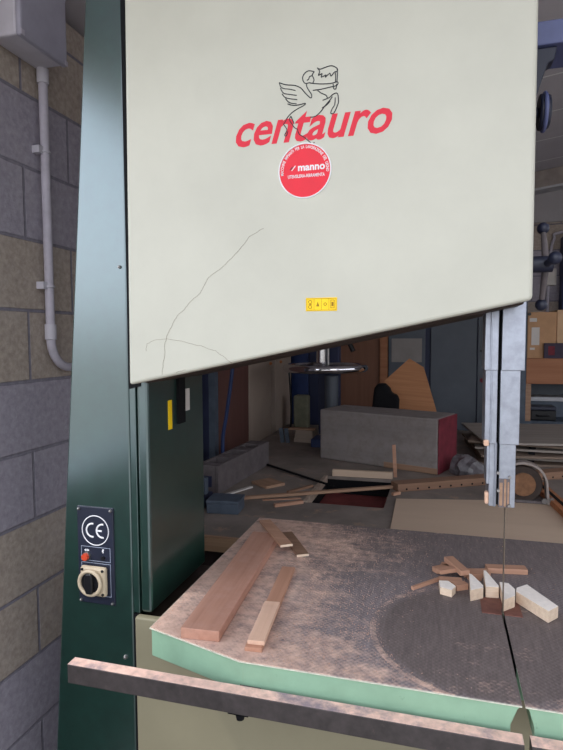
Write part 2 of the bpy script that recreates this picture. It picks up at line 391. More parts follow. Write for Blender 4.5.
# writing and marks on the upper cover
YC = 1.07
text_part('centauro', -.392, -.089, 1.8755, YC, 'red', up, height=.0555, bold=.017, shear=.33)
def EP(p): x, y = p[0]/5.63, p[1]/5.63; return (-.341+x*.00193, YC-.0003, 2.048-.00188*y-.00018*x)
emb = [[(112,172),(150,185),(200,190),(235,205),(262,235),(292,262),(297,245),(285,225),(270,200),(268,182)],
 [(268,182),(256,178),(248,165),(246,145),(258,125),(280,112),(312,118)], [(312,118),(300,135),(306,150),(310,165),(302,180),(292,178)],
 [(270,165),(280,158),(285,145),(298,140),(303,132)], [(268,182),(285,178),(296,182)],
 [(112,172),(120,195),(140,206),(172,210),(205,218)], [(118,203),(135,230),(165,238),(212,245)], [(128,235),(145,255),(180,264),(215,268)],
 [(148,262),(170,285),(212,292)], [(160,292),(190,300),(225,298),(262,290),(252,302),(220,318),(185,340),(160,365),(146,390),(135,405)],
 [(135,405),(150,425),(155,440),(142,465),(152,470),(160,445)], [(178,360),(170,380),(185,405),(200,425),(215,432)], [(178,360),(190,385),(196,402)],
 [(215,432),(225,460),(250,475),(275,495),(300,515),(312,505)],
 [(288,368),(320,362),(350,335),(370,308),(395,280),(412,258)], [(358,276),(395,262),(415,245),(440,240),(446,282),(440,306),(422,345),(404,348),(410,325),(425,300),(428,262)],
 [(355,318),(385,298),(400,280)], [(330,220),(350,236),(376,248),(386,264)], [(292,180),(340,186),(400,186),(440,178),(438,196),(400,205),(350,215),(304,220)],
 [(416,188),(420,214),(432,214),(436,188)], [(438,105),(440,140),(436,180)], [(426,120),(430,150),(428,182)],
 [(328,98),(345,106),(380,95),(410,90),(438,105),(440,120),(426,124)], [(328,98),(342,118),(334,140),(356,130),(350,150),(378,138),(372,152),(398,130),(404,146),(422,126)]]
mb = MB()
for line in emb: mb.tube(smoothline([EP(p) for p in line], 3), .00095, 5)
mb.done('emblem', 'ink', up)
mb = MB()
def K(p): x, y = p[0]/3.753+135, p[1]/3.753+220; return (-.618+(x-135)*.00216, YC-.00005, 1.747-.00206*(y-220)-.000145*(x-135)+.0000*x)
for line in [[(345,160),(285,208),(262,250),(240,278),(215,297),(190,330),(160,355),(145,385),(130,410),(118,440),(110,470),(112,500),(102,540),(98,582)],
             [(35,495),(38,468),(70,452),(120,442),(200,452),(270,466),(310,476),(345,500),(372,520)], [(155,570),(170,562),(192,556)], [(345,160),(400,105),(440,55),(490,25)]]:
    pts = []
    q = [V(K(p)) for p in line]
    for a, b in zip(q, q[1:]):
        for i in range(4): pts.append(a.lerp(b, i/4)+V((random.uniform(-.001, .001), 0, random.uniform(-.001, .001))))
    pts.append(q[-1]); mb.tube(pts, .00045, 4)
mb.done('paint_crack', 'crack', up)
st = MB().cyl((-.253, YC+.001, 1.818), (-.253, YC-.0006, 1.818), .0512, seg=72).done('round_sticker', 'redst', saw); st['label'] = 'red round sticker with white rim'
MB().ring((-.253, YC-.0006, 1.818), .0508, .0014, 1, 72).done('white_rim', 'white', st)
text_part('manno', -.2660, -.2135, 1.8185, YC-.0006, 'white', st, height=.0100, bold=.03)
text_part('UTENSILERIA-FERRAMENTA', -.286, -.2140, 1.8055, YC-.0006, 'white', st, height=.0062, bold=.015)
text_part('MACCHINE  IMPIANTI  PER  LA  LAVORAZIONE  DEL  LEGNO', 0, 1, 0, YC-.0006, 'white', st, height=.0058, bold=.015, arc=(-.253, 1.818, .0418, R(188), R(-6)))
MB().prism([(-.2795, 1.8195), (-.2775, 1.8195), (-.2700, 1.8285), (-.2720, 1.8285)], 1, YC-.001, YC-.0004).done('slash_mark', 'white', st)
MB().prism([(-.2825, 1.8215), (-.2800, 1.8215), (-.2755, 1.8270), (-.2775, 1.8270)], 1, YC-.001, YC-.0004).done('slash_mark', 'ink', st)
ys = MB().box(-.251, -.190, YC-.0008, YC+.001, 1.551, 1.5765).done('yellow_sticker', 'yellow', saw); ys['label'] = 'yellow warning sticker with small pictograms'
mb = MB()
def frame(mb, x0, x1, z0, z1, y, w, d=.0004):
    mb.box(x0, x1, y-d, y, z0, z0+w); mb.box(x0, x1, y-d, y, z1-w, z1); mb.box(x0, x0+w, y-d, y, z0+w, z1-w); mb.box(x1-w, x1, y-d, y, z0+w, z1-w)
yy = YC-.0008
frame(mb, -.2495, -.1915, 1.5525, 1.575, yy, .0007)
for x in (-.235, -.2205, -.206): mb.box(x, x+.0005, yy-.0004, yy, 1.5532, 1.5743)
for k in range(2): mb.ring((-.2425, yy, 1.559+k*.0095), .0032, .0006, 1, 14)
mb.box(-.2455, -.2395, yy-.0004, yy, 1.5632, 1.5645)
mb.prism([(-.2305, 1.560), (-.2245, 1.560), (-.2275, 1.569)], 1, yy-.0004, yy); mb.ring((-.213, yy, 1.564), .0026, .0006, 1, 12)
frame(mb, -.2025, -.195, 1.556, 1.572, yy, .001); mb.box(-.2005, -.197, yy-.0004, yy, 1.560, 1.568)
mb.done('pictograms', 'yink', ys)
# control panel on the column
cp = MB().box(-.806, -.711, YF-.004, YF+.002, .885, 1.114).done('control_panel', 'navy', saw, bevel=.002)
yp = YF-.004
mb = MB(); mb.ring((-.758, yp, 1.059), .0345, .0012, 1, 48)
mb.ring((-.7655, yp, 1.059), .0155, .0021, 1, 20, R(80), R(280)); mb.ring((-.739, yp, 1.059), .0155, .0021, 1, 20, R(80), R(280))
mb.box(-.7535, -.741, yp-.001, yp, 1.0572, 1.0612); mb.done('ce_mark', 'white', cp, smooth=40)
mb = MB(); frame(mb, -.797, -.720, .9865, 1.0205, yp, .0012); frame(mb, -.797, -.720, .905, .9825, yp, .0012); mb.done('panel_lines', 'grey_line', cp)
mb = MB(); mb.prism([(-.789, 1.011), (-.784, 1.008), (-.784, 1.014)], 1, yp-.0005, yp); mb.prism([(-.775, 1.011), (-.780, 1.008), (-.780, 1.014)], 1, yp-.0005, yp)
mb.box(-.7832, -.7808, yp-.0005, yp, 1.0095, 1.0125); mb.done('arrow_symbol', 'white', cp); mb = MB()
mb.prism([(-.7395, 1.006), (-.737, 1.0105), (-.7385, 1.0105), (-.7365, 1.0165), (-.7405, 1.0165), (-.742, 1.0095), (-.740, 1.0095)], 1, yp-.0005, yp); mb.done('lightning_symbol', 'white', cp)
MB().cyl((-.782, yp, .997), (-.782, yp-.011, .997), .0088, .008).done('red_button', 'btn', cp, smooth=40)
MB().cyl((-.782, yp, .997), (-.782, yp-.005, .997), .0108, .0105).done('button_collar', 'steel', cp, smooth=40)
MB().cyl((-.7385, yp, .996), (-.7385, yp-.004, .996), .0045).done('indicator', 'black', cp, smooth=40)
for x in (-.8, -.717):
    for z in (.891, 1.108): screw(x, z, yp, .0042, cp)
sw = MB().box(-.793, -.7265, yp-.014, yp, .9085, .9775).done('rotary_switch', 'sw', saw, bevel=.006)
for x in (-.786, -.7335):
    for z in (.9155, .9705): MB().cyl((x, yp-.013, z), (x, yp-.0152, z), .0033, seg=10).done('screw', 'black', sw)
MB().ring((-.763, yp-.019, .942), .0275, .0045, 1, 40).done('switch_collar', 'sw', sw, smooth=True)
MB().cyl((-.763, yp-.012, .942), (-.763, yp-.018, .942), .026, seg=32).done('switch_dial', 'black', sw, smooth=40)
MB().prism([(-.7705, .918), (-.7555, .918), (-.7525, .93), (-.7525, .954), (-.7555, .966), (-.7705, .966), (-.7735, .954), (-.7735, .93)], 1, yp-.027, yp-.016).done('switch_knob', 'black', sw, bevel=.003)
# labels and rail on the throat side
MB().box(-.6203, -.6190, 1.207, 1.226, 1.282, 1.352).done('yellow_label', 'yellow', saw)
MB().box(-.6203, -.613, 1.252, 1.288, 1.29, 1.43).done('rack_bar', 'blackm', saw)
MB().box(-.6203, -.6185, 1.302, 1.325, 1.316, 1.372).done('white_label', 'paper', saw)
# table
ZT = .92
tb = MB().prism([(-.552, .986), (-.337, .9225), (.62, .9225), (.62, 1.70), (-.552, 1.70)], 2, ZT-.06, ZT-.003).done('table', 'rim', saw)
cut = MB().prism([(.1325, ZT+.01), (.1375, ZT+.01), (.1395, ZT+.001), (.1415, .9135), (.1435, .911), (.1515, .884), (.1515, .82), (.1165, .82), (.1165, .884), (.1265, .911), (.1285, .9135), (.1305, ZT+.001)], 1, .85, 1.03).done('cutter', None, loc=(0, 0, 0))
cut2 = MB().box(.1325, .1375, .85, 1.235, .7, 1.0).done('cutter', None, loc=(0, 0, 0))
def cut_with(o, cutters):
    for c in cutters:
        m = o.modifiers.new('cut', 'BOOLEAN'); m.operation = 'DIFFERENCE'; m.object = c; m.solver = 'EXACT'
    bpy.context.view_layer.update()
    me = bpy.data.meshes.new_from_object(o.evaluated_get(bpy.context.evaluated_depsgraph_get()))
    o.modifiers.clear(); o.data = me
tb_top = MB().prism([(-.555, .983), (-.340, .9195), (.62, .9195), (.62, 1.70), (-.555, 1.70)], 2, ZT-.003, ZT-.0016).done('table_edge', 'pale_tone', saw)
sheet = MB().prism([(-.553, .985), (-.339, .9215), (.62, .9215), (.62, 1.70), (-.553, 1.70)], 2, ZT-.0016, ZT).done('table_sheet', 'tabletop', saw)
cut_with(tb, [cut, cut2]); cut_with(tb_top, [cut2]); cut_with(sheet, [cut2])
for c in (cut, cut2): bpy.data.objects.remove(c)
b = tb.modifiers.new('bevel', 'BEVEL'); b.width = .006; b.segments = 3; b.limit_method = 'ANGLE'; b.angle_limit = R(50)
ins = MB().prism([(.093, 1.2205), (.1325, 1.2205), (.1325, 1.246), (.1375, 1.246), (.1375, 1.2205), (.173, 1.2205), (.173, 1.296), (.093, 1.296)], 2, ZT-.002, ZT+.0012).done('table_insert', 'insert', saw)
for x in (.1325, .1368): MB().box(x, x+.0007, 1.032, 1.225, ZT-.058, ZT-.0018).done('slot_shade', 'blackm', saw)  # thin black pieces added to paint the shade inside the slot
# blade
MB().box(.1344, .1356, 1.2235, 1.2435, .80, 1.72).done('blade', 'blade', saw)
# fence rail, broken by a gap for the blade
RZ0, RZ1 = .8425, .8795
rail = MB().box(-.677, .1325, .886, .911, RZ0, RZ1).done('fence_rail', 'rail', saw, bevel=.0015)
MB().box(-.6765, .132, .8865, .9105, RZ1, RZ1+.0008).done('dust_film', 'raildust', rail)
rail2 = MB().box(.1425, .70, .886, .911, RZ0, RZ1).done('fence_rail', 'rail', saw, bevel=.0015)
MB().box(.143, .699, .8865, .9105, RZ1, RZ1+.0008).done('dust_film', 'raildust', rail2)
mb = MB(); mb.box(-.353, -.315, .893, .908, .836, .8425); mb.cyl((-.332, .9, .8365), (-.332, .9, .826), .0095, .007, 12); mb.done('rail_bolt', 'blackm', saw, smooth=40)
for x in (-.32, .3): MB().box(x-.02, x+.02, .91, .93, .862, .874).done('rail_bracket', 'rail', saw)
# telescoping blade guard
def guard(z0, z1, xl0, xl1, xr0, xr1, y, tilt=0):
    mb = MB()
    mb.box(xl0, xl1, y, y+.004, z0, z1); mb.box(xl0, xl0+.003, y+.004, y+.075, z0, z1); mb.box(xl0+.010, xl0+.013, y-.004, y, z0, z1)
    mb.box(xr0, xr1, y-.003, y+.004, z0, z1); mb.box(xr1-.003, xr1, y+.004, y+.075, z0, z1)
    mb.box(xl1-.003, xl1, y+.004, y+.02, z0, z1); mb.box(xr0, xr0+.003, y+.004, y+.02, z0, z1)
    o = mb.done('guard_section', 'alu', saw, bevel=.0012)
    MB().box(xl1, xr0, y+.014, y+.018, z0, z1).done('slit_backing', 'blackm', o)
    return o
guard(1.433, 1.66, .087, .1125, .1185, .1615, 1.195)
guard(1.284, 1.434, .0895, .1125, .1175, .1545, 1.199)
g3 = guard(1.155, 1.286, .0995, .1145, .1185, .1495, 1.203)
MB().box(.0945, .1005, 1.204, 1.26, 1.20, 1.30).done('guide_post', 'alu', saw, bevel=.001)
for (a, bb, z0, z1) in ((.088, .0985, 1.279, 1.292), (.092, .0995, 1.16, 1.185)):
    MB().box(a, bb, 1.196, 1.212, z0, z1).done('clamp_knob', 'cedar', saw, bevel=.003)
mb = MB(); mb.box(.1195, .1265, 1.199, 1.203, 1.158, 1.206); mb.box(.1285, .133, 1.198, 1.203, 1.157, 1.213); mb.box(.1345, .139, 1.199, 1.203, 1.159, 1.208); mb.done('guide_jaw', 'lath', saw, bevel=.001)
MB().box(.1185, .140, 1.1992, 1.2002, 1.155, 1.214).done('guide_plate', 'casting', saw)
for x, z in ((.1385, 1.218), (.1165, 1.226), (.1175, 1.19), (.1385, 1.160)): MB().cyl((x, 1.2, z), (x, 1.193, z), .0035, .003, 10).done('guide_screw', 'steel', saw, smooth=40)

# tension bracket, handwheel and star handle on the right side of the frame
mb = MB(); mb.box(.150, .40, 1.28, 1.40, 2.089, 2.136); mb.done('tension_bracket', 'bluem', saw, bevel=.003)
MB().prism([(.148, 2.0885), (.222, 2.0885), (.216, 2.062), (.204, 2.056), (.182, 1.985), (.148, 1.975)], 1, 1.29, 1.33).done('bracket_web', 'bluedk', saw, bevel=.003)
hw = MB(); hw.cyl((.195, 1.335, 1.975), (.217, 1.335, 1.975), .037, .034, 36); hw.cyl((.145, 1.335, 1.975), (.195, 1.335, 1.975), .012); hw.done('tension_wheel', 'bluedk', saw, smooth=40, bevel=.004)
MB().ring((.206, 1.335, 1.975), .0368, .0045, 0, 40).done('wheel_rim', 'bluem', saw, smooth=True)
sc = V((.21, 1.286, 1.650))
sh = MB().cyl((.145, sc.y, sc.z), (.222, sc.y, sc.z), .017).done('star_handle', 'bluedk', saw, smooth=40)
for k in range(3):
    a = PI + k*2*PI/3; d = V((0, math.cos(a), math.sin(a))); e = sc+d*.094
    MB().tube([sc+d*.008, sc+d*.08], [.0075, .0055], 14).done('arm', 'casting' if k else 'bluedk', sh, smooth=40)
    MB().ball(e, .0128, 20).done('ball_knob', 'bluedk', sh, smooth=True)

# ------------------------------------------------------------------ left wall: junction box and conduit
jb = thing('junction_box', 'pale grey plastic electrical box high on the left block wall', 'junction box', (-1.07, 1.325, 2.262))
MB().box(-1.12, -1.037, 1.235, 1.415, 2.266, 2.45).done('box_body', 'grey_pl', jb, bevel=.006)
MB().box(-1.0365, -1.02, 1.232, 1.418, 2.262, 2.454).done('box_lid', 'grey_lid', jb, bevel=.006)
for y in (1.239, 1.411):
    for z in (2.27, 2.446): MB().box(-1.0203, -1.0185, y-.006, y+.006, z-.007, z+.007).done('lid_clip', 'grey_pipe', jb, bevel=.002)
cd = thing('conduit', 'grey plastic conduit running down the block wall from the electrical box', 'conduit', (-1.09, 1.42, 1.42))
px, py = -1.1, 1.412
MB().cyl((px, py, 1.52), (px, py, 2.2655), .0128).done('pipe', 'grey_pipe', cd, smooth=40)
MB().cyl((px, py, 2.225), (px, py, 2.2655), .0165).done('coupling', 'grey_pl', cd, smooth=40)
MB().cyl((px, py, 1.498), (px, py, 1.542), .0165).done('coupling', 'grey_pl', cd, smooth=40)
MB().tube([(px, py+(1-math.cos(a))*.085, 1.498-math.sin(a)*.085) for a in [i*PI/2/10 for i in range(11)]]+[(px, py+.1, 1.413)], .0128, 16).done('elbow', 'grey_pipe', cd, smooth=40)
for z in (2.035, 1.652):
    mb = MB(); mb.ring((px, py, z), .0135, .003, 2, 24); mb.box(-1.12, px+.004, py-.03, py-.010, z-.008, z+.012); mb.done('pipe_clip', 'grey_pl', cd, smooth=40)

# ------------------------------------------------------------------ boards and offcuts on the saw table
def stick(name, label, cat, p0, p1, w, h, z, mat, group=None, endcut=0, w1=None):
    """a board lying from p0 to p1 (x, y), width w, height h, its own axes along the grain"""
    p0, p1 = V(p0), V(p1); L = (p1-p0).length; a = math.atan2(p1.y-p0.y, p1.x-p0.x); w1 = w if w1 is None else w1
    mb = MB(); e = endcut
    mb.hexa([(-L/2, -w/2, 0), (L/2+e, -w1/2, 0), (L/2-e, w1/2, 0), (-L/2, w/2, 0)], [(-L/2, -w/2, h), (L/2+e, -w1/2, h), (L/2-e, w1/2, h), (-L/2, w/2, h)])
    o = mb.done(name, mat, loc=((p0.x+p1.x)/2, (p0.y+p1.y)/2, z), bevel=min(.001, h*.15)); o.rotation_euler.z = a
    return tag(o, label, cat, group)
TZ = ZT+.0003
stick('walnut_board', 'long reddish-brown board lying along the left side of the saw table', 'board', (-.437, .965), (-.474, 1.515), .078, .021, TZ, 'walnut')
stick('thin_strip', 'lower of the two pinkish strips stacked right of the long brown board', 'wood strip', (-.325, .953), (-.357, 1.327), .033, .008, TZ, 'cedar_dark', 'stacked strips on the saw table')
stick('thin_strip', 'upper short pinkish strip lying on another strip on the saw table', 'wood strip', (-.3225, .962), (-.338, 1.121), .033, .0085, TZ+.0085, 'cedar', 'stacked strips on the saw table')
def lath(name, label, a, b, w, h, z0, z1, mat):
    a, b = V(a+(z0,)), V(b+(z1,)); t = (b-a).normalized(); s = t.cross(V((0, 0, 1))).normalized()*w/2; n = s.cross(t).normalized()*h
    if n.z < 0: n = -n
    mb = MB(); mb.hexa([a-s, a+s, b+s, b-s], [a-s+n, a+s+n, b+s+n, b-s+n]); o = mb.done(name, mat)
    MB().hexa([b-s, b+s, b+s+t*.0015, b-s+t*.0015], [b-s+n, b+s+n, b+s+n+t*.0015, b-s+n+t*.0015]).done('sawn_end', 'pale', o)
    return tag(o, label, 'wood strip', 'pale-edged strips at the far end of the saw table')
lath('thin_lath', 'thin pale-edged strip crossing the far end of the long brown board', (-.505, 1.600), (-.388, 1.421), .034, .006, .9425, .9422, 'offcut')
lath('thin_lath', 'thin pale-edged strip on the table right of the far end of the brown board', (-.43, 1.575), (-.343, 1.42), .033, .006, .9205, .9205, 'plank')
def wedge(label, top, z, h, base=None, name='pale_offcut'):
    """pale block with its top coloured lighter, as if lit; top outline in plan"""
    c = V((sum(p[0] for p in top)/len(top), sum(p[1] for p in top)/len(top)))
    poly = [(p[0]-c.x, p[1]-c.y) for p in top]
    o = MB().prism(poly, 2, 0, h).done(name, 'pale', loc=(c.x, c.y, z), bevel=.0006)
    o.data.materials.append(M['pale_lit_top'])
    for p in o.data.polygons:
        if p.normal.z > .8: p.material_index = 1  # upward faces get the lighter colour, painting light from above
    return tag(o, label, 'wood offcut', 'pale offcuts by the blade')
wedge('long pale wedge-shaped offcut at the right of the blade', [(.2185, 1.207), (.242, 1.236), (.195, 1.330), (.1705, 1.306), (.167, 1.286)], TZ+.001, .025)
wedge('short pale block touching the right side of the blade', [(.1372, 1.236), (.162, 1.262), (.1665, 1.297), (.156, 1.326), (.1372, 1.328)], TZ+.001, .025)
wedge('pale triangular block just left of the blade', [(.1055, 1.296), (.1335, 1.30), (.1338, 1.309), (.1125, 1.388), (.107, 1.388)], TZ, .025)
wedge('pale triangular block second to the left of the blade', [(.072, 1.268), (.1, 1.289), (.1005, 1.303), (.079, 1.358), (.0735, 1.36)], TZ, .025)
wedge('small chipped yellowish offcut, leftmost of the pale pieces', [(.008, 1.286), (.033, 1.276), (.042, 1.300), (.026, 1.325), (.005, 1.322)], TZ, .017)
for lab, p0, p1, w, h, z in (
    ('thin brown stick pointing left at the left end of the offcut pile', (-.054, 1.292), (.008, 1.362), .008, .008, TZ),
    ('brown offcut lying flat behind the leftmost pale chip', (.006, 1.345), (.058, 1.350), .026, .012, TZ),
    ('brown offcut between the chipped piece and the second triangular block', (.040, 1.318), (.066, 1.334), .018, .014, TZ),
    ('brown offcut on top of the pile pointing up and left', (.028, 1.455), (.065, 1.372), .024, .012, TZ+.0135),
    ('brown offcut leaning low behind the two triangular blocks', (.062, 1.405), (.122, 1.42), .03, .012, TZ),
    ('brown offcut in the middle of the pile lying across another', (.004, 1.372), (.052, 1.402), .018, .010, TZ+.0125),
    ('dark brown stick lying right of the blade behind the pale blocks', (.118, 1.447), (.212, 1.462), .028, .013, TZ),
    ('brown offcut at the left of the pile lying under the pointing one', (-.005, 1.405), (.03, 1.43), .022, .012, TZ),
    ('small brown offcut touching the back of the second triangular block', (.074, 1.378), (.10, 1.392), .018, .018, TZ),
    ('short brown offcut at the back of the pile', (.01, 1.44), (.052, 1.432), .022, .012, TZ)):
    stick('brown_offcut', lab, 'wood offcut', p0, p1, w, h, z, 'offcut', 'brown offcuts by the blade')
# sawdust and chips strewn over the table: nobody could count it
mb = MB(); rnd = random.Random(3); cnt = 0
while cnt < 5200:
    x, y = rnd.uniform(-.55, .6), rnd.uniform(.93, 1.69)
    d = math.hypot(x-.09, y-1.12)
    w = max(0, min(1, (.05-x)/.4))*.9+.06
    if d < .2: w *= .12
    if abs(d-.213) < .014 and x < .05: w += .5
    if x > -.33 and math.hypot((x+.25)/.13, (y-1.12)/.22) < 1: w += .35
    if x < -.4 and y > 1.2: w *= .6
    if y-.983 < -(x+.555)*.295+.01: continue
    if abs(x-.135) < .043 and 1.215 < y < 1.30 or abs(x-.135) < .005: continue
    if -.53 < x < -.385 and y < 1.53 or -.39 < x < -.30 and y < 1.34: continue
    if rnd.random() > w: continue
    s = rnd.uniform(.0005, .0014); a = rnd.uniform(0, PI); c, sn = math.cos(a)*s, math.sin(a)*s; z = ZT+.0002
    p = [(x+c, y+sn, z+rnd.uniform(0, .0012)), (x-sn*.6, y+c*.6, z+rnd.uniform(0, .001)), (x-c, y-sn, z+rnd.uniform(0, .0012)), (x, y, z+rnd.uniform(.0012, .0022))]
    vv = [mb.b.verts.new(q) for q in p]
    mb.b.faces.new([vv[0], vv[1], vv[3]]); mb.b.faces.new([vv[1], vv[2], vv[3]]); mb.b.faces.new([vv[2], vv[0], vv[3]]); mb.b.faces.new([vv[2], vv[1], vv[0]]); cnt += 1
M['chips'] = paint('sawdust_chips', (196, 156, 134), .9, .12, 300, .1)
o = mb.done('sawdust', 'chips'); tag(o, 'pinkish sawdust and fine chips strewn over the dark saw table', 'sawdust'); o['kind'] = 'stuff'

# ------------------------------------------------------------------ workbench behind the saw
BZ = .855
bench = thing('workbench', 'wide low workbench behind the bandsaw covered with wood scraps, with a dark opening', 'workbench', (0, 2.5, 0))
hx0, hx1, hy0, hy1 = -.500, -.196, 2.116, 2.555
mb = MB()
for (a, b_, c, d) in ((-1.08, hx0, 1.675, 4.05), (hx1, 1.15, 1.675, 4.05), (hx0, hx1, 1.675, hy0), (hx0, hx1, hy1, 4.05)): mb.box(a, b_, c, d, BZ-.014, BZ)
mb.done('bench_top', 'bench', bench)
MB().box(-1.08, 1.15, 1.655, 1.6745, BZ-.045, BZ+.001).done('front_edge', 'bench_edge', bench)
mb = MB()
mb.box(hx0-.012, hx0+.003, hy0, hy1, BZ-.03, BZ+.004); mb.done('opening_edge', 'rubbed', bench)
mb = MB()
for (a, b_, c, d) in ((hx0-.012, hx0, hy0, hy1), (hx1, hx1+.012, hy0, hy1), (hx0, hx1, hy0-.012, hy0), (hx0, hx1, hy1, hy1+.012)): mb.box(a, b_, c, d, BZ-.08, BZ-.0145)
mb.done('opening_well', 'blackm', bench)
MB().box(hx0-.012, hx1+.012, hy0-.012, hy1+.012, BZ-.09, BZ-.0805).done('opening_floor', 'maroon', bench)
for x in (-1.0, 1.07):
    for y in (1.76, 3.96): MB().box(x-.04, x+.04, y-.04, y+.04, 0, BZ-.0145).done('leg', 'bench_dark', bench)
MB().box(-1.0, 1.07, 1.75, 1.77, .66, BZ-.0145).done('apron', 'bench_dark', bench)
stick('wooden_batten', 'light wooden batten along the far side of the bench opening', 'batten', (-.475, 2.567), (-.2, 2.575), .022, .03, BZ+.0005, 'ply')
o = MB().box(-.0075, .0075, -.006, .006, 0, .15).done('upright_stick', 'offcut', loc=(-.19, 2.612, BZ)); o.rotation_euler.y = R(-3); tag(o, 'small brown stick standing upright in front of the red-ended timber', 'stick')
ply = MB().prism([(-.148, 1.70), (.52, 1.70), (.47, 2.36), (-.158, 2.235)], 2, BZ+.0005, BZ+.007).done('plywood_sheet', 'ply'); tag(ply, 'pale plywood sheet lying flat on the bench behind the blade', 'plywood sheet')
tm = thing('timber_block', 'big squared grey timber with a dark red end on the bench', 'timber', (-.262, 2.925, BZ), R(-20.5), local=True)
MB().box(-.325, .322, -.125, .125, .0005, .265).done('beam', 'timber', tm, bevel=.008)
MB().box(.323, .328, -.123, .123, .002, .263).done('painted_end', 'timber_red', tm, bevel=.002)
MB().box(.05, .322, -.128, -.125, .003, .03).done('splintered_edge', 'lath', tm)
stick('long_lath', 'long thin brown lath lying across the bench opening', 'lath', (-.80, 2.046), (-.165, 2.41), .018, .012, BZ+.0045, 'lath')
pk = thing('drilled_plank', 'brown plank with a row of holes lying behind the plywood sheet', 'plank', (.20, 2.605, BZ), math.atan2(.436, .73), local=True)
MB().box(-.44, .46, -.035, .03, .0005, .034).done('board', 'plank', pk, bevel=.002)
for i in range(16): MB().cyl((-.4+i*.052, -.0345, .011), (-.4+i*.052, -.0357, .011), .0045, seg=8).done('hole', 'blackm', pk)
stick('seam_strip', 'thin dark strip standing in for a diagonal seam in the bench right of the grey hollow casting', 'bench seam', (-.855, 2.70), (-.43, 2.35), .014, .006, BZ+.0045, 'blackm')  # added strip stands in for a dark seam in the bench top
# hollow casting with three square holes
hc = thing('hollow_casting', 'dark grey hollow casting with three square holes on top, on the bench', 'casting', (-.9, 2.42, BZ), R(-4), local=True)
mb = MB(); w, L, h = .05, .29, .12
mb.box(-w, -w+.012, -L, L, 0.0005, h); mb.box(w-.012, w, -L, L, 0.0005, h)
for y0, y1 in ((-L, -L+.05), (-.125, -.06), (.045, .11), (.2, L)): mb.box(-w+.012, w-.012, y0, y1, .0005, h)
mb.done('body', 'casting', hc, bevel=.002)
MB().box(-.037, .037, -.288, .287, .004, .01).done('inner_floor', 'blackm', hc)
MB().box(-.042, .02, -.294, -.29, .03, .075).done('end_recess', 'dnavy', hc)
o = stick('white_strip', 'short white strip lying in front of the hollow casting', 'strip', (-.845, 2.11), (-.775, 2.27), .018, .006, BZ+.0003, 'paper')
bc = thing('steel_case', 'small blue-grey box near the front edge of the bench', 'box', (-.765, 1.94, BZ), R(6), local=True)
MB().box(-.06, .06, -.05, .05, .0005, .037).done('body', 'slate', bc, bevel=.003); MB().box(-.062, .062, -.052, .052, .0375, .05).done('lid', 'slate', bc, bevel=.003)
vz = thing('bench_vise', 'dark navy bench vise beside the green throat of the bandsaw', 'vise', (-.9, 1.93, BZ), 0, local=True)
MB().box(-.05, .05, -.07, .09, .0005, .045).done('base', 'dnavy', vz, bevel=.004); MB().box(-.045, .045, .03, .06, .0455, .11).done('fixed_jaw', 'slate', vz, bevel=.003)
MB().box(-.045, .045, -.05, -.02, .0455, .11).done('moving_jaw', 'slate', vz, bevel=.003); MB().cyl((0, -.05, .075), (0, -.12, .075), .01).done('screw', 'steel', vz, smooth=40)
MB().cyl((-.05, -.112, .075), (.05, -.112, .075), .005).done('handle_bar', 'steel', vz, smooth=40)
stick('wood_scrap', 'light brown scrap board beside the dark seam strip on the bench', 'wood scrap', (-.765, 2.37), (-.675, 2.30), .10, .012, BZ+.0003, 'lath')
for lab, p0, p1, w, h, z, m in (
    ('dark reddish stick lying left of the opening, nearest the saw table', (-.60, 2.025), (-.507, 2.10), .016, .012, BZ+.0003, 'offcut'),
    ('reddish stick left of the opening, under the long lath', (-.67, 2.095), (-.53, 2.16), .016, .003, BZ+.0003, 'offcut'),
    ('brown stick beside the near left corner of the opening', (-.60, 2.22), (-.525, 2.345), .016, .010, BZ+.0003, 'plank'),
    ('short chip of wood in front of the drilled plank', (-.176, 2.27), (-.15, 2.30), .014, .012, BZ+.0075, 'offcut')):
    stick('stick', lab, 'stick', p0, p1, w, h, z, m, 'loose sticks on the bench')
# small stack of light boards left of the timber
for k, lab in enumerate(('lowest of three short pale boards stacked left of the timber', 'middle one of three short pale boards stacked left of the timber', 'topmost of three short pale boards stacked left of the timber')):
    stick('short_board', lab, 'board', (-.86+.006*k, 3.385), (-.735, 3.37-.004*k), .07, .024, BZ+.0003+k*.0245, 'cream', 'short pale boards by the timber')
stick('thin_board', 'brown thin board lying on the stack of short pale boards', 'board', (-.93, 3.37), (-.735, 3.378), .05, .010, BZ+.0745, 'lath')
for k in range(2):
    o = MB().box(-.012, .012, -.006, .006, 0, .09).done('short_peg', 'slate', loc=(-.925+k*.033, 3.31, BZ)); o.rotation_euler.y = R(-8); o.rotation_euler.x = R(-3)
    tag(o, ('left' if k == 0 else 'right')+' one of two slanting grey pegs beside the short pale boards', 'peg', 'grey pegs')
